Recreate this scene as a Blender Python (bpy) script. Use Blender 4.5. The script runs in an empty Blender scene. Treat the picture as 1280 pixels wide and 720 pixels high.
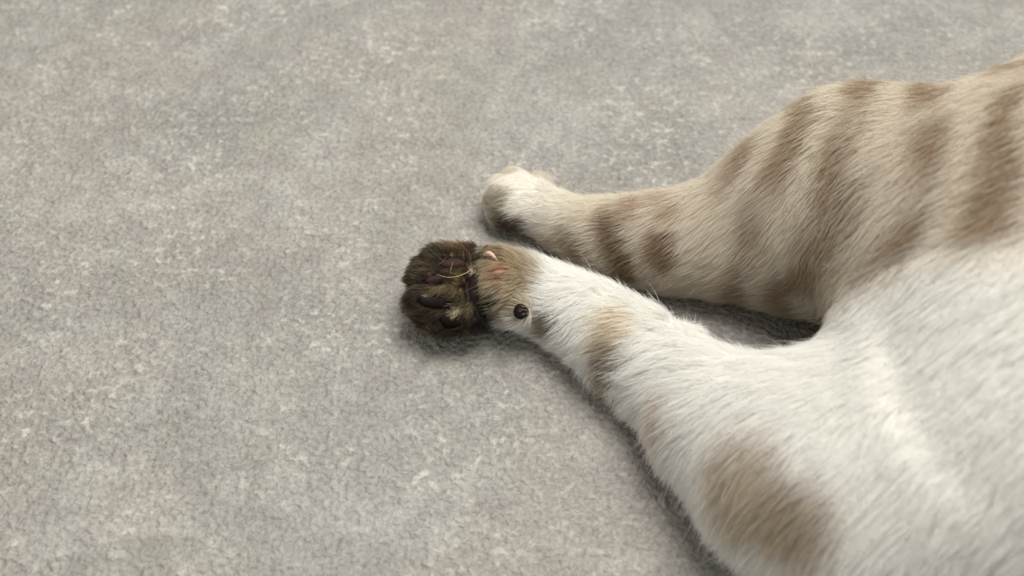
import bpy, math, random
import numpy as np
from mathutils import Vector, Matrix

rng = np.random.default_rng(7)
random.seed(7)
scene = bpy.context.scene
COL = scene.collection

# ------------------------------------------------------------------ camera
PITCH, DIST, FPX = math.radians(52.0), 0.40, 1334.0
CAM = np.array([0.0, -DIST * math.cos(PITCH), DIST * math.sin(PITCH)])
RIGHT = np.array([1.0, 0, 0])
FWD = np.array([0.0, math.cos(PITCH), -math.sin(PITCH)])
UP = np.array([0.0, math.sin(PITCH), math.cos(PITCH)])
cam_data = bpy.data.cameras.new('camera')
cam = bpy.data.objects.new('camera', cam_data)
COL.objects.link(cam)
cam.location = CAM
cam.rotation_euler = (math.pi / 2 - PITCH, 0, 0)
cam_data.sensor_width = 36.0
cam_data.lens = FPX / 1280.0 * 36.0
cam_data.clip_start = 0.01
cam_data.dof.use_dof = True
cam_data.dof.focus_distance = 0.378
cam_data.dof.aperture_fstop = 7.5
scene.camera = cam

# ------------------------------------------------------------------ light
world = bpy.data.worlds.new('world')
scene.world = world
world.use_nodes = True
bg = world.node_tree.nodes['Background']
bg.inputs['Color'].default_value = (1.0, 0.98, 0.94, 1)
bg.inputs['Strength'].default_value = 0.62

lamp_data = bpy.data.lights.new('ceiling_lamp', 'AREA')
lamp_data.shape = 'DISK'
lamp_data.size = 1.2
lamp_data.energy = 60.0
lamp_data.color = (1.0, 0.975, 0.935)
lamp = bpy.data.objects.new('ceiling_lamp', lamp_data)
COL.objects.link(lamp)
lamp.location = (0.42, 0.36, 1.80)
lamp.rotation_euler = (Vector((0.1, 0, 0)) - lamp.location).to_track_quat('-Z', 'Y').to_euler()

vs = scene.view_settings
vs.view_transform = 'Standard'
vs.look = 'None'
vs.exposure = 0.0
vs.gamma = 1.0
vs.use_curve_mapping = False


# ------------------------------------------------------------------ helpers
def lin(r, g, b):
    c = np.array([r, g, b], float) / 255.0
    return np.where(c <= 0.04045, c / 12.92, ((c + 0.055) / 1.055) ** 2.4)


def ray(px, py):
    d = FWD + RIGHT * ((px - 640.0) / FPX) - UP * ((py - 360.0) / FPX)
    return d / np.linalg.norm(d)


def at(px, py, z):
    """the point of the level z that is seen at a place of the photograph"""
    d = ray(px, py)
    return CAM + d * ((z - CAM[2]) / d[2])


def mm_per_px(p):
    return float(np.dot(np.asarray(p) - CAM, FWD)) / FPX


def mat_new(name):
    m = bpy.data.materials.new(name)
    m.use_nodes = True
    nt = m.node_tree
    return m, nt, nt.nodes['Principled BSDF']


def hash3(i, j, k, seed):
    h = (i.astype(np.int64) * 374761393 + j.astype(np.int64) * 668265263 + k.astype(np.int64) * 2147483647 + seed * 974711) & 0xffffffff
    h = ((h ^ (h >> 13)) * 1274126177) & 0xffffffff
    h = (h ^ (h >> 16)) & 0xffffff
    return h / float(0xffffff)


def vnoise(P, scale, seed=0):
    """smooth value noise in -1..1"""
    Q = P * scale + 100.0
    I = np.floor(Q)
    F = Q - I
    F = F * F * (3 - 2 * F)
    I = I.astype(np.int64)
    out = 0
    for a in (0, 1):
        wa = F[:, 0] if a else 1 - F[:, 0]
        for b in (0, 1):
            wb = F[:, 1] if b else 1 - F[:, 1]
            for c in (0, 1):
                wc = F[:, 2] if c else 1 - F[:, 2]
                out = out + wa * wb * wc * hash3(I[:, 0] + a, I[:, 1] + b, I[:, 2] + c, seed)
    return out * 2 - 1


# --- rounded bodies: round cones and ellipsoids blended into one skin
def cone(a, b, ra, rb, k=0.004):
    return ('c', np.asarray(a, float), np.asarray(b, float), ra, rb, k)


def ell(c, r, axes=None, k=0.004):
    return ('e', np.asarray(c, float), np.asarray(r, float), np.eye(3) if axes is None else axes, k)


def prim_d(p, P):
    if p[0] == 'c':
        _, a, b, ra, rb, k = p
        a, b = a.astype(P.dtype), b.astype(P.dtype)
        ab = b - a
        t = np.clip(((P - a) @ ab) / max(ab @ ab, 1e-12), 0, 1)
        q = P - a - t[..., None] * ab
        return np.sqrt(np.einsum('...i,...i', q, q)) - (ra + (rb - ra) * t)
    _, c, r, A, k = p
    c, r, A = c.astype(P.dtype), r.astype(P.dtype), A.astype(P.dtype)
    q = (P - c) @ A.T
    k0 = np.sqrt(((q / r) ** 2).sum(-1))
    k1 = np.sqrt(((q / (r * r)) ** 2).sum(-1))
    return k0 * (k0 - 1.0) / np.maximum(k1, 1e-9)


def prim_box(p):
    if p[0] == 'c':
        _, a, b, ra, rb, k = p
        m = max(ra, rb)
        return np.minimum(a, b) - m, np.maximum(a, b) + m
    _, c, r, A, k = p
    e = np.sqrt(((A.T * r) ** 2).sum(1))
    return c - e, c + e


def smin(a, b, k):
    h = np.maximum(k - np.abs(a - b), 0.0) / k
    return np.minimum(a, b) - h * h * k * 0.25


def sdf(prims, P):
    d = np.full(P.shape[:-1], 1.0)
    for p in prims:
        d = smin(d, prim_d(p, P), p[-1])
    return d


def skin_mesh(prims, h, floor=None, cuts=()):
    """closed surface of the blended bodies (surface nets)"""
    lo = np.min([prim_box(p)[0] for p in prims], 0) - 4 * h
    hi = np.max([prim_box(p)[1] for p in prims], 0) + 4 * h
    n = np.ceil((hi - lo) / h).astype(int) + 1
    f = np.full(n, 1.0, np.float32)
    ax = [lo[i] + h * np.arange(n[i]) for i in range(3)]

    def block(p, pad):
        b0, b1 = prim_box(p)
        i0 = np.clip(np.floor((b0 - pad - lo) / h).astype(int), 0, n - 1)
        i1 = np.clip(np.ceil((b1 + pad - lo) / h).astype(int) + 1, 1, n)
        sl = tuple(slice(i0[i], i1[i]) for i in range(3))
        G = np.stack(np.meshgrid(*[ax[i][sl[i]].astype(np.float32) for i in range(3)], indexing='ij'), -1)
        return sl, prim_d(p, G).astype(np.float32)
    for p in prims:
        sl, d = block(p, max(0.010, p[-1]))
        f[sl] = smin(f[sl], d, p[-1])
    for p in cuts:
        sl, d = block(p, 0.006)
        f[sl] = -smin(-f[sl], d, p[-1])
    if floor is not None:
        f = np.maximum(f, (floor - ax[2])[None, None, :].astype(np.float32))
    ins = f < 0
    c = [slice(0, -1), slice(1, None)]
    cnt = sum(ins[c[i], c[j], c[k]].astype(np.int8) for i in (0, 1) for j in (0, 1) for k in (0, 1))
    act = (cnt > 0) & (cnt < 8)
    idx = np.full(act.shape, -1, np.int64)
    cells = np.argwhere(act)
    idx[act] = np.arange(len(cells))
    acc = np.zeros((len(cells), 3))
    w = np.zeros(len(cells))
    for a0 in np.ndindex(2, 2, 2):
        for axis in range(3):
            if a0[axis]:
                continue
            a1 = list(a0)
            a1[axis] = 1
            va = f[tuple((cells + a0).T)]
            vb = f[tuple((cells + a1).T)]
            m = (va < 0) != (vb < 0)
            t = np.where(m, va / np.where(m, va - vb, 1), 0)
            pt = np.tile(np.array(a0, float), (len(cells), 1))
            pt[:, axis] += t
            acc[m] += pt[m]
            w[m] += 1
    V = lo + h * (cells + acc / w[:, None])
    F = []
    for axis in range(3):
        u, v = (axis + 1) % 3, (axis + 2) % 3
        sa = [slice(None)] * 3
        sb = [slice(None)] * 3
        sa[axis] = slice(0, -1)
        sb[axis] = slice(1, None)
        A, B = ins[tuple(sa)], ins[tuple(sb)]
        E = np.argwhere(A != B)
        E = E[(E[:, u] > 0) & (E[:, v] > 0) & (E[:, u] < n[u] - 1) & (E[:, v] < n[v] - 1)]
        flip = A[tuple(E.T)]
        q = []
        for du, dv in ((1, 1), (0, 1), (0, 0), (1, 0)):
            e = E.copy()
            e[:, u] -= du
            e[:, v] -= dv
            q.append(idx[tuple(e.T)])
        Q = np.stack(q, 1)
        Q[~flip] = Q[~flip][:, ::-1]
        F.append(Q)
    F = np.concatenate(F)
    F = F[(F >= 0).all(1)]
    return V, F


def mesh_obj(name, V, F, mat, parent=None, smooth=True):
    me = bpy.data.meshes.new(name)
    me.from_pydata(np.asarray(V).tolist(), [], np.asarray(F).tolist() if not isinstance(F, list) else F)
    me.update()
    if smooth:
        me.polygons.foreach_set('use_smooth', np.ones(len(me.polygons), bool))
    me.materials.append(mat)
    o = bpy.data.objects.new(name, me)
    COL.objects.link(o)
    if parent is not None:
        o.parent = parent
    return o


# ------------------------------------------------------------------ floor
fm, nt, bsdf = mat_new('grey_stone_floor')
N, L = nt.nodes, nt.links


def node(t, **kw):
    x = N.new(t)
    for k, v in kw.items():
        setattr(x, k, v)
    return x


tc = node('ShaderNodeTexCoord')


def noise(scale, detail, rough, lac=2.0, dist=0.0, loc=(0, 0, 0), sc=(1, 1, 1)):
    mp = node('ShaderNodeMapping')
    mp.inputs['Location'].default_value = loc
    mp.inputs['Scale'].default_value = sc
    L.new(tc.outputs['Object'], mp.inputs['Vector'])
    x = node('ShaderNodeTexNoise')
    L.new(mp.outputs[0], x.inputs['Vector'])
    for k, v in (('Scale', scale), ('Detail', detail), ('Roughness', rough), ('Lacunarity', lac), ('Distortion', dist)):
        x.inputs[k].default_value = v
    return x.outputs['Fac']


def ramp(src, stops):
    r = node('ShaderNodeValToRGB')
    el = r.color_ramp.elements
    while len(el) < len(stops):
        el.new(0.5)
    for e, (p, c) in zip(el, stops):
        e.position = p
        e.color = (*c, 1) if len(c) == 3 else c
    L.new(src, r.inputs[0])
    return r.outputs[0]


def mix(a, b, fac, mode='MIX'):
    m = node('ShaderNodeMix', data_type='RGBA', blend_type=mode)
    m.clamp_factor = True
    for sock, v in ((m.inputs[6], a), (m.inputs[7], b), (m.inputs[0], fac)):
        if isinstance(v, (int, float)):
            sock.default_value = v
        elif isinstance(v, tuple) or isinstance(v, np.ndarray):
            sock.default_value = (*[float(q) for q in v], 1)
        else:
            L.new(v, sock)
    return m.outputs[2]


def math_(op, a, b=None):
    m = node('ShaderNodeMath', operation=op)
    for s, v in ((m.inputs[0], a), (m.inputs[1], b)):
        if v is None:
            continue
        if isinstance(v, (int, float)):
            s.default_value = v
        else:
            L.new(v, s)
    return m.outputs[0]


G = lambda v: (v, v, v)
cloud = ramp(noise(22, 6, 0.62, loc=(3.1, 1.7, 0)), [(0.38, G(0.0)), (0.62, G(1.0))])
base = mix(tuple(lin(120, 119, 113)), tuple(lin(139, 138, 132)), cloud)
pink = ramp(noise(7, 4, 0.6, loc=(7.3, 4.6, 0)), [(0.40, G(0.0)), (0.60, G(1.0))])
base = mix(base, tuple(lin(145, 136, 128)), math_('MULTIPLY', pink, 0.45))
green = ramp(noise(17, 4, 0.6, loc=(1.3, 9.1, 0)), [(0.50, G(0.0)), (0.70, G(1.0))])
base = mix(base, tuple(lin(128, 129, 116)), math_('MULTIPLY', green, 0.5))
# small pale flakes and dark pits
fl_n = noise(300, 3, 0.5, loc=(2, 5, 0))
patchy = ramp(noise(26, 4, 0.6, loc=(5, 2, 0)), [(0.42, G(0.15)), (0.62, G(1.0))])
flake = math_('MULTIPLY', ramp(fl_n, [(0.53, G(0.0)), (0.63, G(1.0))]), patchy)
base = mix(base, tuple(lin(168, 164, 156)), math_('MULTIPLY', flake, 0.8))
pit = ramp(noise(380, 2, 0.55, loc=(11, 3, 0)), [(0.57, G(0.0)), (0.72, G(1.0))])
base = mix(base, tuple(lin(90, 87, 81)), math_('MULTIPLY', pit, 0.25))
big = ramp(noise(75, 5, 0.62, loc=(0.4, 8.7, 0)), [(0.40, G(0.0)), (0.60, G(1.0))])
base = mix(base, tuple(lin(114, 110, 106)), math_('MULTIPLY', math_('SUBTRACT', 1.0, big), 0.5))
grain = ramp(noise(560, 2, 0.5, loc=(4, 12, 0)), [(0.38, G(0.36)), (0.62, G(0.64))])
base = mix(base, grain, 0.42, 'OVERLAY')
grain2 = ramp(noise(190, 3, 0.55, loc=(14, 2, 0)), [(0.36, G(0.40)), (0.64, G(0.60))])
base = mix(base, grain2, 0.25, 'OVERLAY')
L.new(base, bsdf.inputs['Base Color'])
bsdf.inputs['Roughness'].default_value = 0.62
bsdf.inputs['Specular IOR Level'].default_value = 0.25
hgt = math_('ADD', math_('MULTIPLY', fl_n, 0.6), math_('MULTIPLY', noise(480, 1, 0.4, loc=(6, 6, 0)), 0.8))
hgt = math_('ADD', hgt, math_('MULTIPLY', noise(120, 3, 0.5, loc=(8, 1, 0)), 0.8))
bump = node('ShaderNodeBump')
bump.inputs['Strength'].default_value = 1.0
bump.inputs['Distance'].default_value = 0.0018
L.new(hgt, bump.inputs['Height'])
L.new(bump.outputs[0], bsdf.inputs['Normal'])

S = 1.6
V = [(x, y, z) for z in (-0.02, 0.0) for x, y in ((-S, -S), (S, -S), (S, S), (-S, S))]
F = [(3, 2, 1, 0), (4, 5, 6, 7), (0, 1, 5, 4), (1, 2, 6, 5), (2, 3, 7, 6), (3, 0, 4, 7)]
floor = mesh_obj('floor', V, F, fm, smooth=False)
floor['kind'] = 'structure'
floor['label'] = 'pale grey stone floor with fine pebbly grain'

# ------------------------------------------------------------------ cat
FUR = 0.0022          # how far the coat stands off the skin


def sect(px, py, wpx, lift=0.0, flat=0.80):
    """a limb section seen at a place, with a half width, resting on the floor"""
    z = 0.015
    for _ in range(4):
        p = at(px, py, z)
        r = wpx * mm_per_px(p) - FUR
        z = r * flat + FUR * 0.4 + lift
    return at(px, py, z), r


def limb(secs, k=0.006):
    out = []
    for (a, ra), (b, rb) in zip(secs, secs[1:]):
        out.append(cone(a, b, ra, rb, k))
    return out


low_secs = [sect(*s) for s in ((622, 358, 44), (640, 360, 44), (662, 366, 45), (690, 377, 46), (717, 391, 49), (745, 406, 53),
                               (775, 428, 57), (805, 447, 60), (842, 477, 66), (900, 525, 88), (980, 572, 114), (1075, 605, 145))]
up_secs = [sect(*s) for s in ((642, 253, 32, 0.002), (662, 259, 33, 0.001), (690, 271, 34), (718, 284, 37), (748, 292, 45), (780, 297, 51),
                              (812, 300, 57), (850, 301, 64), (905, 296, 76), (980, 280, 98), (1070, 256, 130))]
prims = limb(low_secs) + limb(up_secs)
n_low, n_up = len(low_secs) - 1, len(up_secs) - 1
LOW_AXIS = np.array([s[0] for s in low_secs])
UP_AXIS = np.array([s[0] for s in up_secs])

# shoulders, chest and trunk
ch = at(1230, 420, 0.052)
prims += [
    cone(low_secs[-1][0], ch + np.array([0.03, -0.045, -0.004]), low_secs[-1][1], 0.048, 0.028),
    cone(up_secs[-1][0], ch + np.array([0.02, 0.035, 0.0]), up_secs[-1][1], 0.050, 0.028),
    ell(ch + np.array([0.03, -0.005, 0.0]), (0.066, 0.080, 0.056), None, 0.028),
    cone(ch + np.array([0.05, 0.03, 0.004]), ch + np.array([0.16, 0.16, 0.010]), 0.056, 0.062, 0.028),
    cone(ch + np.array([0.05, -0.03, 0.0]), ch + np.array([0.10, -0.10, -0.008]), 0.050, 0.042, 0.028),
]


# the palm-up paw: pads of toes towards the viewer
def toe(ax, ay, az, bx, by, bz, ra, rb):
    return cone(at(ax, ay, az), at(bx, by, bz), ra, rb, 0.0012)


pa = at(563, 362, 0.0115)
paw_prims = [
    ell(pa, (0.0132, 0.0136, 0.0092), None, 0.004),
    ell(at(535, 340, 0.015), (0.0048, 0.0050, 0.0055), None, 0.003),
    ell(at(540, 387, 0.0125), (0.0048, 0.0050, 0.0055), None, 0.003),
    cone(at(575, 361, 0.010), at(625, 359, 0.0120), 0.0108, 0.0118, 0.005),
    toe(588, 329, 0.0190, 550, 330, 0.0185, 0.0050, 0.0055),
    toe(576, 348, 0.0205, 532, 349, 0.0180, 0.0044, 0.0050),
    toe(578, 372, 0.0185, 530, 376, 0.0160, 0.0045, 0.0052),
    toe(588, 391, 0.0150, 553, 393, 0.0135, 0.0045, 0.0052),
    # heel of the hand and the thumb lump
    ell(at(622, 350, 0.0195), (0.0080, 0.0105, 0.0080), None, 0.005),
    ell(at(613, 332, 0.0220), (0.0050, 0.0046, 0.0048), None, 0.003),
    ell(at(650, 388, 0.0180), (0.0038, 0.0034, 0.0034), None, 0.003),
]
crease = [cone(at(594, 322, 0.0275), at(597, 398, 0.0205), 0.0040, 0.0052, 0.002)]
# the other paw, back of the hand upwards
paw2 = [
    ell(at(645, 250, 0.0105), (0.0118, 0.0090, 0.0085), None, 0.005),
    cone(at(645, 243, 0.0110), at(623, 251, 0.0092), 0.0056, 0.0052, 0.0020),
    cone(at(650, 237, 0.0105), at(627, 234, 0.0095), 0.0054, 0.0048, 0.0020),
    cone(at(655, 233, 0.0095), at(642, 224, 0.0085), 0.0052, 0.0045, 0.0020),
    cone(at(645, 264, 0.0090), at(629, 267, 0.0070), 0.0060, 0.0052, 0.003),
    cone(at(674, 236, 0.0075), at(679, 231, 0.0060), 0.0046, 0.0032, 0.003),
]
prims = prims + paw_prims + paw2
V, F = skin_mesh(prims, 0.0010, floor=0.0004, cuts=crease)
# relax the shoulders and the trunk
E = np.concatenate([F[:, [0, 1]], F[:, [1, 2]], F[:, [2, 3]], F[:, [3, 0]]])
E = E[(V[E[:, 0], 0] > 0.080) & (V[E[:, 0], 0] < 0.26)]
deg = np.bincount(E[:, 0], minlength=len(V)) + np.bincount(E[:, 1], minlength=len(V))
wr = (np.clip((V[:, 0] - 0.085) / 0.03, 0, 1) * np.clip((0.255 - V[:, 0]) / 0.02, 0, 1))[:, None] * 0.9
for _ in range(50):
    acc = np.stack([np.bincount(E[:, 0], V[E[:, 1], a], len(V)) + np.bincount(E[:, 1], V[E[:, 0], a], len(V)) for a in range(3)], 1)
    V = V + (acc / np.maximum(deg, 1)[:, None] - V) * wr
V[:, 2] = np.maximum(V[:, 2], 0.0004)


def full_sdf(P):
    d = sdf(prims, P)
    for p in crease:
        d = -smin(-d, prim_d(p, P), p[-1])
    return d


def surf(px, py):
    """where the line of sight meets the skin"""
    d = ray(px, py)
    t, best, tb = 0.20, 1.0, 0.20
    for _ in range(160):
        s = full_sdf((CAM + d * t)[None])[0]
        if s < best:
            best, tb = s, t
        if s < 5e-5:
            break
        t += max(s * 0.8, 1e-4)
        if t > 0.7:
            break
    return CAM + d * (t if s < 5e-5 else tb)


def normal_at(p):
    e = 4e-4
    g = [full_sdf((p + e * np.eye(3)[i])[None])[0] - full_sdf((p - e * np.eye(3)[i])[None])[0] for i in range(3)]
    g = np.array(g)
    return g / np.linalg.norm(g)


# ---- coat colours and some painted shade, as patches on the skin
WHITE = lin(239, 238, 233)
TABBY = lin(220, 211, 195)
DARK = lin(82, 70, 52)


def patch(px, py, rpx, rgb, soft=0.5, amt=1.0, which=None):
    p = surf(px, py)
    if which == 1:
        g = sum(rgb) / 3.0
        rgb = tuple(0.85 * c + 0.15 * g for c in rgb)
    return (p, rpx * mm_per_px(p), lin(*rgb), soft, amt, which)


PATCHES = [
    # white leg
    patch(620, 352, 42, (188, 172, 140), 0.6, 1.0, 0), patch(648, 335, 34, (182, 164, 132), 0.9, 0.9, 0),
    patch(640, 375, 26, (196, 182, 154), 0.8, 0.7, 0),
    patch(625, 318, 16, (120, 94, 66), 0.8, 0.7, 0), patch(628, 338, 12, (150, 104, 82), 0.7, 0.8, 0),
        patch(578, 310, 20, (134, 104, 70), 0.6, 0.9, 0),
    patch(592, 362, 22, (40, 31, 24), 0.5, 1.0, 0), patch(598, 318, 13, (58, 46, 32), 0.6, 0.9, 0),  # painted shade of the cleft behind the toes
    patch(606, 402, 25, (30, 24, 19), 0.4, 1.0, 0), patch(622, 406, 15, (36, 29, 23), 0.5, 1.0, 0), patch(652, 392, 12, (120, 102, 84), 0.8, 0.8, 0), patch(566, 414, 16, (56, 46, 35), 0.6, 0.7, 0),  # the two darkest paint the shade between wrist and floor
    patch(550, 362, 12, (140, 125, 92), 0.7, 0.9, 0), patch(572, 363, 8, (132, 118, 84), 0.7, 0.8, 0),
    patch(578, 346, 7, (140, 122, 84), 0.6, 0.9, 0),
    patch(584, 380, 9, (146, 130, 100), 0.7, 0.9, 0), patch(571, 391, 5.5, (196, 184, 154), 0.6, 1.0, 0),
    patch(540, 369, 5, (170, 156, 125), 0.6, 0.8, 0),
    patch(692, 402, 12, (110, 96, 76), 0.9, 0.95, 0), patch(690, 416, 11, (130, 116, 94), 0.9, 0.9, 0),
    patch(672, 400, 14, (200, 188, 168), 0.9, 0.5, 0),
    patch(776, 404, 24, (228, 214, 186), 1.2, 0.8, 0), patch(766, 425, 20, (196, 176, 142), 1.2, 0.8, 0),
    patch(771, 446, 18, (116, 94, 64), 1.0, 0.95, 0), patch(762, 462, 18, (150, 128, 96), 1.1, 0.85, 0),
    patch(758, 482, 18, (180, 162, 132), 1.2, 0.8, 0),
    patch(828, 520, 32, (214, 198, 184), 1.0, 0.6, 0), patch(940, 600, 60, (190, 170, 140), 1.0, 0.7, 0),
    patch(1010, 640, 50, (170, 146, 112), 1.0, 0.7, 0),
    # tabby leg
    patch(650, 236, 60, (236, 232, 222), 0.7, 1.0, 1), patch(690, 248, 42, (236, 232, 222), 0.9, 0.9, 1),
    patch(740, 250, 40, (232, 224, 206), 1.0, 0.7, 1),
    patch(640, 218, 12, (206, 192, 168), 0.9, 0.6, 1), patch(676, 224, 8, (196, 180, 150), 0.9, 0.7, 1),
    patch(616, 249, 20, (196, 186, 164), 0.4, 0.95, 1), patch(630, 240, 9, (186, 175, 152), 0.6, 0.7, 1),
    patch(612, 232, 6, (150, 138, 116), 0.7, 0.7, 1),
    patch(625, 272, 13, (130, 112, 88), 0.7, 0.85, 1), patch(640, 284, 18, (98, 82, 62), 0.6, 0.95, 1),  # browns paint the shade on the underside of this paw
    patch(718, 300, 12, (166, 146, 116), 1.0, 0.85, 1), patch(727, 316, 11, (150, 126, 96), 1.0, 0.85, 1),
    patch(708, 286, 9, (188, 170, 142), 1.0, 0.6, 1),
    patch(766, 264, 11, (184, 158, 128), 0.9, 0.8, 1), patch(768, 282, 15, (150, 124, 96), 0.9, 0.95, 1),
    patch(773, 300, 16, (140, 112, 82), 0.9, 1.0, 1), patch(783, 318, 17, (134, 106, 74), 0.9, 1.0, 1),
    patch(792, 336, 17, (138, 108, 74), 0.9, 1.0, 1), patch(784, 342, 12, (150, 124, 90), 0.9, 0.8, 1),
    patch(796, 254, 12, (190, 158, 130), 0.9, 0.8, 1), patch(790, 270, 14, (188, 160, 132), 1.0, 0.6, 1),
    patch(830, 246, 14, (200, 174, 146), 1.0, 0.6, 1), patch(842, 262, 14, (190, 162, 134), 1.0, 0.7, 1),
    patch(832, 300, 17, (146, 116, 84), 0.9, 0.95, 1), patch(838, 320, 17, (142, 110, 78), 0.9, 0.95, 1),
    patch(826, 312, 11, (164, 134, 100), 0.9, 0.8, 1),
]

def axis_info(P, A):
    """nearest place of a limb axis: distance, distal direction"""
    best = np.full(len(P), 1e9)
    tan = np.zeros((len(P), 3))
    for a, b in zip(A[:-1], A[1:]):
        ab = b - a
        t = np.clip(((P - a) @ ab) / (ab @ ab), 0, 1)
        d = np.linalg.norm(P - a - t[:, None] * ab, axis=1)
        m = d < best
        best[m] = d[m]
        tan[m] = -ab / np.linalg.norm(ab)
    return best, tan


body_line_a, body_line_b = at(842, 372, 0.02), at(1280, 440, 0.06)


def side_of(P):
    """0 on the white leg and chest, 1 on the tabby leg and shoulder"""
    dl, _ = axis_info(P, LOW_AXIS)
    du, _ = axis_info(P, UP_AXIS)
    s = (du < dl).astype(float)
    e = (body_line_b - body_line_a)[:2]
    yy = P[:, 1] - (body_line_a[1] + (P[:, 0] - body_line_a[0]) * e[1] / e[0])
    far = np.clip((P[:, 0] - 0.085) / 0.02, 0, 1)
    s2 = np.clip(yy / 0.012 + 0.5, 0, 1)
    return s * (1 - far) + s2 * far


PAW_EDGE = at(603, 360, 0.018)[0]
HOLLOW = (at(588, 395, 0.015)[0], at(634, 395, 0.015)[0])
WRIST_EDGE, WRIST_Y = at(642, 360, 0.018)[0], at(642, 360, 0.018)[1]


def coat(P):
    s = side_of(P)
    C = WHITE * (1 - s[:, None]) + TABBY * s[:, None]
    wob = np.stack([vnoise(P, 260, 1), vnoise(P, 260, 2), vnoise(P, 260, 3)], 1) * 0.0016
    Q = P + wob
    # tabby bands on the shoulder
    ph = (Q[:, 0] * 1.0 - Q[:, 1] * 0.45) / 0.021 + vnoise(P, 45, 31) * 0.35
    band = np.clip(0.5 + 0.9 * np.sin(ph * 2 * math.pi), 0, 1) * np.clip(vnoise(P, 60, 32) * 0.9 + 0.75, 0, 1)
    wv = band * s * np.clip((P[:, 0] - 0.070) / 0.012, 0, 1) * 0.75
    C = C * (1 - wv[:, None]) + lin(150, 122, 90) * wv[:, None]
    # the whole upturned paw is dark, back and front
    pe = PAW_EDGE + np.clip((WRIST_Y - 0.004 - P[:, 1]) / 0.007, 0, 1) * 0.0060
    wv = np.clip((pe - Q[:, 0]) / 0.004 + 0.5, 0, 1) * (1 - s)
    C = C * (1 - wv[:, None]) + lin(96, 84, 64) * wv[:, None]
    # shade of the hollow behind the outer toe, painted black into the fur
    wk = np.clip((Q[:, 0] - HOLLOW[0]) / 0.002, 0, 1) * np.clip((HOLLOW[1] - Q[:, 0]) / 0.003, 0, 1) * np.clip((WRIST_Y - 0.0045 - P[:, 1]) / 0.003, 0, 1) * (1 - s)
    # tan wrist, reaching further along the far edge
    xt = WRIST_EDGE + np.clip((P[:, 1] - WRIST_Y) / 0.012, -1, 1) * 0.007
    wv = np.clip((xt - Q[:, 0]) / 0.011 + 0.5, 0, 1) * (1 - s) * np.clip((Q[:, 0] - pe) / 0.004 + 0.5, 0, 1) * 0.9
    C = C * (1 - wv[:, None]) + lin(184, 168, 138) * wv[:, None]
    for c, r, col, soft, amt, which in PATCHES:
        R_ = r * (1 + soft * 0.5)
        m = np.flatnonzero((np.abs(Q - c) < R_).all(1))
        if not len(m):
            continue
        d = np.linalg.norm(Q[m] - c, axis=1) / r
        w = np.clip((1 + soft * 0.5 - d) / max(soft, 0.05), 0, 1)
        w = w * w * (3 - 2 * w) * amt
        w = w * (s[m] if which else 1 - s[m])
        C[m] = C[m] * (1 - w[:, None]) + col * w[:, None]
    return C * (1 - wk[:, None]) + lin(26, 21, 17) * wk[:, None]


# ---- skin
sm, nt, bsdf = mat_new('cat_skin')
N, L = nt.nodes, nt.links
att = N.new('ShaderNodeAttribute')
att.attribute_name = 'coat'
L.new(att.outputs['Color'], bsdf.inputs['Base Color'])
bsdf.inputs['Roughness'].default_value = 0.8
bsdf.inputs['Specular IOR Level'].default_value = 0.15

cat = mesh_obj('cat', V, F, sm)
cat['label'] = 'white and brown tabby cat lying with forelegs stretched on grey floor, one paw upturned'
cat['category'] = 'cat'
me = cat.data
nv = len(me.vertices)
PV = np.empty(nv * 3)
me.vertices.foreach_get('co', PV)
PV = PV.reshape(-1, 3)
NV = np.empty(nv * 3)
me.vertices.foreach_get('normal', NV)
NV = NV.reshape(-1, 3)
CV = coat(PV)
pink = surf(630, 334)
wpk = np.clip(1.4 - np.linalg.norm(PV - pink, axis=1) / (9 * 0.0003), 0, 1)[:, None]
CV = CV * 0.9
CV = CV * (1 - wpk) + lin(156, 110, 92) * wpk
SKIN_CV = CV
ca = me.color_attributes.new('coat', 'FLOAT_COLOR', 'POINT')
ca.data.foreach_set('color', np.concatenate([CV, np.ones((nv, 1))], 1).ravel())

# ---- pads and claw
pm, nt, bsdf = mat_new('paw_pad')
bsdf.inputs['Base Color'].default_value = (*lin(22, 14, 13), 1)
bsdf.inputs['Roughness'].default_value = 0.6
bsdf.inputs['Specular IOR Level'].default_value = 0.12
N, L = nt.nodes, nt.links
nz = N.new('ShaderNodeTexNoise')
nz.inputs['Scale'].default_value = 900
bp = N.new('ShaderNodeBump')
bp.inputs['Strength'].default_value = 0.35
bp.inputs['Distance'].default_value = 0.0004
L.new(nz.outputs['Fac'], bp.inputs['Height'])
L.new(bp.outputs[0], bsdf.inputs['Normal'])
pm2 = pm.copy()
pm2.name = 'paw_pad_mauve'
pm2.node_tree.nodes['Principled BSDF'].inputs['Base Color'].default_value = (*lin(50, 34, 31), 1)

PAD_ZONES = []


def pad(name, px, py, wpx, hpx, ang, mat, thick=0.0015, lobes=None, lift=-0.0004):
    p = surf(px, py)
    n = normal_at(p)
    s = mm_per_px(p)
    # long axis lies along the surface in the direction seen in the photograph
    ca_, sa_ = math.cos(math.radians(ang)), math.sin(math.radians(ang))
    u = RIGHT * ca_ + UP * sa_
    u = u - n * (u @ n)
    u /= np.linalg.norm(u)
    v = np.cross(n, u)
    A = np.stack([u, v, n])
    a, b = wpx * s, hpx * s
    c = p + n * lift
    pr = []
    for (du, dv, k) in (lobes or ((0.0, 0.0, 1.0), (0.42, 0.05, 0.72), (-0.45, 0.0, 0.6))):
        pr.append(ell(c + u * du * a + v * dv * b, (a * k * 0.75, b * k * 0.95, thick * (0.6 + 0.4 * k)), A, 0.0012))
    Vp, Fp = skin_mesh(pr, 0.00028)
    PAD_ZONES.append((c, A, a, b))
    return mesh_obj(name, Vp, Fp, mat, cat)


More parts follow.
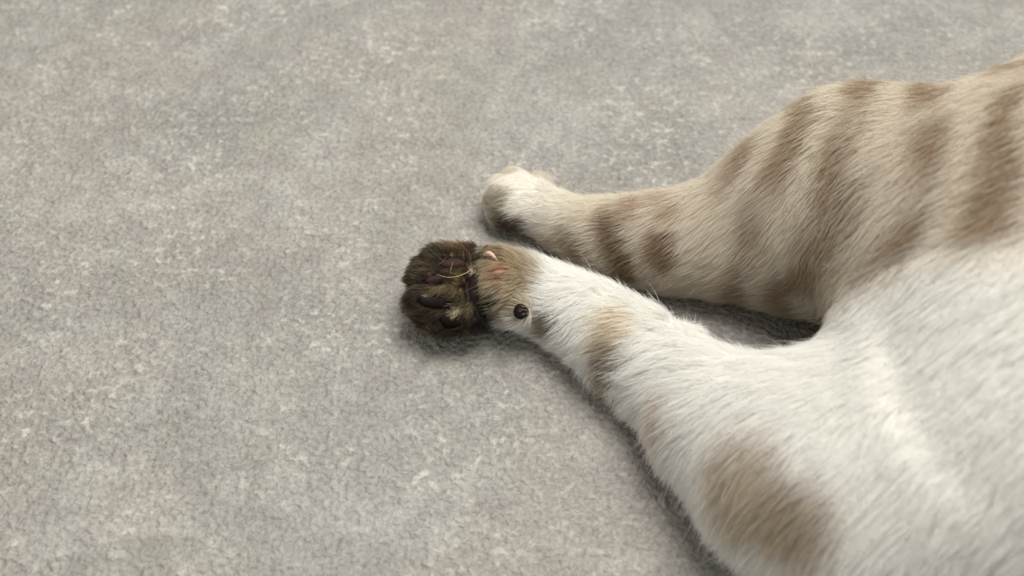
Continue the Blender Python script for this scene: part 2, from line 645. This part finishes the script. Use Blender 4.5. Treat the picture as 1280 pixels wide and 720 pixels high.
for pd, lb in ((pad('toe_pad', 566, 332, 17, 9.5, 12, pm2, 0.0020, None, 0.0002), 'dull mauve toe pad, uppermost of four'),
               (pad('toe_pad', 544, 350, 15, 6.5, 10, pm2), 'small dull mauve toe pad'),
               (pad('toe_pad', 543, 378, 23, 8.5, -6, pm), 'long black toe pad'),
               (pad('toe_pad', 566, 401, 19, 10, -8, pm), 'black toe pad below a white tuft'),
               (pad('palm_pad', 592, 362, 13, 17, 0, pm, 0.0026, ((0, 0, 1.0), (0.1, 0.6, 0.75), (0.1, -0.65, 0.75)), -0.0012), 'black palm pad'),
               (pad('carpal_pad', 652, 390, 9.5, 9.5, 70, pm, 0.0016, ((0, 0, 1.1), (0.45, 0.25, 0.7), (-0.4, 0.1, 0.75)), -0.0003), 'small black wrist pad')):
    pd['label'] = lb

cm, nt, bsdf = mat_new('claw_horn')
bsdf.inputs['Base Color'].default_value = (*lin(196, 164, 146), 1)
bsdf.inputs['Roughness'].default_value = 0.3
c0, c1 = surf(606, 321), surf(622, 327)
cn = normal_at(surf(614, 324))
cp, cr = [], []
for i in range(9):
    t = i / 8.0
    cp.append(c0 * (1 - t) + c1 * t + UP * 0.0011 * math.sin(math.pi * t) + cn * (0.0008 + 0.0007 * math.sin(math.pi * t)))
    cr.append(0.00020 + 0.0005 * math.sin(math.pi * (0.15 + 0.8 * t)))
Vc, Fc = skin_mesh([cone(a, b, ra, rb, 0.0005) for a, b, ra, rb in zip(cp, cp[1:], cr, cr[1:])], 0.00016)
mesh_obj('claw', Vc, Fc, cm, cat)

# the skin that holds a pad is as dark as the pad
for c, A, a, b in PAD_ZONES:
    q = (PV - c) @ A.T
    m = (np.sqrt((q[:, 0] / a) ** 2 + (q[:, 1] / b) ** 2) < 1.0) & (np.abs(q[:, 2]) < 0.004)
    SKIN_CV[m] = lin(40, 29, 26)
ca.data.foreach_set('color', np.concatenate([SKIN_CV, np.ones((nv, 1))], 1).ravel())

# ------------------------------------------------------------------ fur
tri = np.concatenate([F[:, [0, 1, 2]], F[:, [0, 2, 3]]])
A3, B3, C3 = PV[tri[:, 0]], PV[tri[:, 1]], PV[tri[:, 2]]
area = np.linalg.norm(np.cross(B3 - A3, C3 - A3), axis=1) * 0.5
cen = (A3 + B3 + C3) / 3
# sparser where the photograph cannot look: under the cat and on the trunk out of frame
dens = np.where(cen[:, 0] > 0.235, 0.12, np.where(cen[:, 0] > 0.10, 0.55, 1.0))
dens = np.where(cen[:, 2] < 0.0012, 0.0, dens)
nrm_t = np.cross(B3 - A3, C3 - A3)
nrm_t /= np.linalg.norm(nrm_t, axis=1)[:, None] + 1e-12
dens = np.where((nrm_t @ FWD > 0.55), dens * 0.25, dens)
pawm = (cen[:, 0] < 0.015)
dens = np.where(pawm, dens * 1.15, dens)
w = area * dens
NH = 420000
pick = rng.choice(len(tri), NH, p=w / w.sum())
r1, r2 = np.sqrt(rng.random(NH)), rng.random(NH)
ba, bb, bc = 1 - r1, r1 * (1 - r2), r1 * r2
R = A3[pick] * ba[:, None] + B3[pick] * bb[:, None] + C3[pick] * bc[:, None]
Nn = NV[tri[pick, 0]] * ba[:, None] + NV[tri[pick, 1]] * bb[:, None] + NV[tri[pick, 2]] * bc[:, None]
Nn /= np.linalg.norm(Nn, axis=1)[:, None]

keep = np.ones(NH, bool)
near_pad = np.zeros(NH)
for c, A, a, b in PAD_ZONES:
    q = (R - c) @ A.T
    e = np.sqrt((q[:, 0] / a) ** 2 + (q[:, 1] / b) ** 2)
    inz = (np.abs(q[:, 2]) < 0.005)
    keep &= ~((e < (0.80 if c[0] < 0.0 else 0.76)) & inz)
    near_pad = np.maximum(near_pad, np.where(inz, np.clip(1.9 - e, 0, 1), 0))
dpk = np.linalg.norm(R - pink, axis=1) / 0.0003
keep &= ~((dpk < 10) & (rng.random(NH) < 0.6))
for q in cp:                                           # bare nail bed
    keep &= ~(np.linalg.norm(R - q - RIGHT * 0.0005, axis=1) < 0.0016)
R, Nn, near_pad = R[keep], Nn[keep], near_pad[keep]
NH = len(R)

sd = side_of(R)
dl, tl = axis_info(R, LOW_AXIS)
du, tu = axis_info(R, UP_AXIS)
wt = np.clip(0.5 + (dl - du) / np.where(R[:, 0] > 0.09, 0.05, 0.004), 0, 1)[:, None]
T = tu * wt + tl * (1 - wt)
down = np.array([0.0, -0.75, -0.65])
# the coat lies towards the paws and drapes to the near side
is_low = (sd < 0.5)
prox = np.clip((R[:, 0] - 0.0) / 0.06, 0, 1)
dr = np.where(is_low, 0.45 + 0.75 * prox, 0.35 + 0.35 * prox)
tw = np.where(is_low, 1.0 - 0.35 * prox, 1.0)
D = T * tw[:, None] + down * dr[:, None]
swirl = np.stack([vnoise(R, 90, 11), vnoise(R, 90, 12), vnoise(R, 90, 13)], 1) * 0.42
swirl += np.stack([vnoise(R, 420, 14), vnoise(R, 420, 15), vnoise(R, 420, 16)], 1) * 0.30
D = D + swirl
pawzone = (R[:, 0] < -0.010) & is_low
rad_dir = R - at(585, 362, 0.013)
rad_dir /= np.linalg.norm(rad_dir, axis=1)[:, None]
D = np.where(pawzone[:, None], rad_dir * 1.1 + swirl * 0.8 + np.array([-0.15, 0, 0]), D)
D = D - Nn * (D * Nn).sum(1)[:, None]
D /= np.linalg.norm(D, axis=1)[:, None] + 1e-9
lift = 0.42 + 0.20 * rng.random(NH)
lift = np.where(pawzone, 0.85 + 0.4 * rng.random(NH), lift)
lift = np.where(~is_low & (R[:, 0] < 0.012), 0.35, lift)
D = D + rng.normal(0, 0.13, (NH, 3))
length = np.where(is_low, 0.0050 + 0.0028 * prox, 0.0042 + 0.0018 * prox)
length = np.where(pawzone, 0.0040 - 0.0014 * np.clip(-(Nn @ FWD), 0, 1), length)
length = np.where(~is_low & (R[:, 0] < 0.012), 0.0030, length)
under = np.clip(Nn @ np.array([0, -0.85, -0.35]), 0, 1)
length = length * (1 + 0.75 * under * is_low * (0.3 + 0.7 * prox))
lift = lift * (1 - 0.35 * under * is_low * ~pawzone)
length = length * (0.65 + 0.6 * rng.random(NH)) * (1 - 0.15 * near_pad)
# sink less where there is a neighbour below: keep tips off the floor
guard = (rng.random(NH) < 0.007) & ~pawzone
length = np.where(guard, length * 1.55, length)
lift = np.where(guard, lift * 1.5, lift)
K = 5
tt = np.linspace(0, 1, K)
P = np.zeros((NH, K, 3))
for i, t in enumerate(tt):
    outw = lift * (t - 0.42 * t * t)
    P[:, i] = R + (D * (t * (0.72 + 0.28 * t))[..., None] if np.ndim(t) else D * (t * (0.72 + 0.28 * t))) * length[:, None] + Nn * (outw * length)[:, None]
    P[:, i, 2] -= 0.10 * length * t * t
# tufts: neighbouring hairs lean together
cell = 0.0013
key = np.floor((R + np.stack([vnoise(R, 500, 21), vnoise(R, 500, 22), vnoise(R, 500, 23)], 1) * 0.0007) / cell).astype(np.int64)
key = key[:, 0] * 1000003 + key[:, 1] * 10007 + key[:, 2]
_, inv = np.unique(key, return_inverse=True)
cntc = np.bincount(inv)
tip = P[:, -1]
mt = np.stack([np.bincount(inv, tip[:, a]) / cntc for a in range(3)], 1)[inv]
cl = np.where(guard, 0.0, 1.0) * np.where(pawzone, 0.40, 0.27) * (0.5 + 0.5 * rng.random(NH))
for i, t in enumerate(tt):
    P[:, i] += (mt - tip) * (cl * t ** 1.5)[:, None]
P[:, :, 2] = np.maximum(P[:, :, 2], 0.00025)

jit = np.where(pawzone, 0.0005, np.where((R[:, 0] < 0.022) | ~is_low, 0.0010, 0.0020))
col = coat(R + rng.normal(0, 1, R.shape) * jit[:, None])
ring = np.clip(near_pad * 1.3, 0, 1) * pawzone * 0.75
lum0 = col @ np.array([0.3, 0.6, 0.1])
ring = np.where(lum0 > 0.22, 0, ring)
col = col * (1 - ring[:, None]) + lin(46, 37, 28) * ring[:, None]
grp = rng.random(len(cntc))[inv]
ind = rng.random(NH)
lumi = col @ np.array([0.3, 0.6, 0.1])
calm = np.clip((lumi - 0.5) / 0.3, 0, 1)
var = (0.90 + 0.16 * grp) * (0.86 + 0.22 * ind)
var = np.where(pawzone, (0.75 + 0.5 * grp) * (0.45 + 1.1 * ind), var)
var = var * (1 - calm) + (0.97 + 0.05 * ind) * calm
CP = np.zeros((NH, K, 3))
tipc = lin(226, 214, 190)
mid = np.clip(1 - np.abs(lumi - 0.35) / 0.35, 0, 1)      # banded hairs on the tabby parts
pale = (rng.random(NH) < np.where(pawzone, 0.10, 0.35)) * mid
for i, t in enumerate(tt):
    band = np.clip((t - 0.45) / 0.4, 0, 1)
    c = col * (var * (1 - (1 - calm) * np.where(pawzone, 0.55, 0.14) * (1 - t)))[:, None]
    kk = (pale * band * 0.6)[:, None]
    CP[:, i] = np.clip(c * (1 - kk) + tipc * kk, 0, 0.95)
rad = np.where(is_low, 0.000045, 0.000043) * (0.7 + 0.6 * rng.random(NH))
rad = np.where(R[:, 0] > 0.10, rad * 1.35, rad)
rad = np.where(pawzone, rad * 1.15, rad)
rad = np.where(guard, rad * 0.6, rad)
RP = rad[:, None] * np.array([1.0, 1.0, 0.92, 0.7, 0.22])[None]


# a few long stray hairs across the toes and at the edges
def stray(pix, zs, rgb, r=0.00006):
    n_ = len(pix)
    pts = [surf(x, y) for x, y in pix]
    pts = np.array([p + np.array([0, -0.5, 0.85]) * z for p, z in zip(pts, zs)])
    u = np.linspace(0, n_ - 1, K)
    out = np.stack([np.interp(u, range(n_), pts[:, a]) for a in range(3)], 1)
    return out, np.tile(lin(*rgb), (K, 1)), r * np.array([1, 1, 0.9, 0.7, 0.3])


S_ = [stray(((590, 337), (582, 343), (572, 347), (560, 348), (549, 345)), (0.001, .0028, .0032, .0030, .0024), (214, 196, 160), 0.00009),
      stray(((562, 347), (564, 338), (567, 328)), (0.0006, .0024, .003), (190, 174, 140)),
      stray(((546, 333), (554, 328), (560, 322)), (0.0006, .0022, .0028), (160, 144, 112)),
      stray(((545, 343), (553, 346), (563, 349)), (0.0006, .0022, .003), (176, 160, 126)),
      stray(((540, 328), (533, 324), (528, 322)), (0.0006, .0016, .0014), (60, 50, 38), 0.00008)]
P = np.concatenate([P] + [s[0][None] for s in S_])
CP = np.concatenate([CP] + [s[1][None] for s in S_])
RP = np.concatenate([RP] + [s[2][None] for s in S_])
NH = len(P)

hm = bpy.data.materials.new('cat_fur')
hm.use_nodes = True
nt = hm.node_tree
N, L = nt.nodes, nt.links
bsdf = N['Principled BSDF']
att = N.new('ShaderNodeAttribute')
att.attribute_name = 'coat'
L.new(att.outputs['Color'], bsdf.inputs['Base Color'])
bsdf.inputs['Roughness'].default_value = 0.55
bsdf.inputs['Specular IOR Level'].default_value = 0.22
tr = N.new('ShaderNodeBsdfTranslucent')
L.new(att.outputs['Color'], tr.inputs['Color'])
mx = N.new('ShaderNodeMixShader')
mx.inputs[0].default_value = 0.38
L.new(bsdf.outputs[0], mx.inputs[1])
L.new(tr.outputs[0], mx.inputs[2])
L.new(mx.outputs[0], N['Material Output'].inputs['Surface'])

hc = bpy.data.hair_curves.new('fur')
hc.add_curves([K] * NH)
hc.position_data.foreach_set('vector', P.astype(np.float32).ravel())
ra_ = hc.attributes.get('radius') or hc.attributes.new('radius', 'FLOAT', 'POINT')
ra_.data.foreach_set('value', RP.astype(np.float32).ravel())
ha = hc.attributes.new('coat', 'FLOAT_COLOR', 'POINT')
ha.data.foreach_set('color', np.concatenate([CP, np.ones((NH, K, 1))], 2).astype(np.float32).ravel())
hc.materials.append(hm)
fur = bpy.data.objects.new('fur', hc)
COL.objects.link(fur)
fur.parent = cat
fur['kind'] = 'stuff'
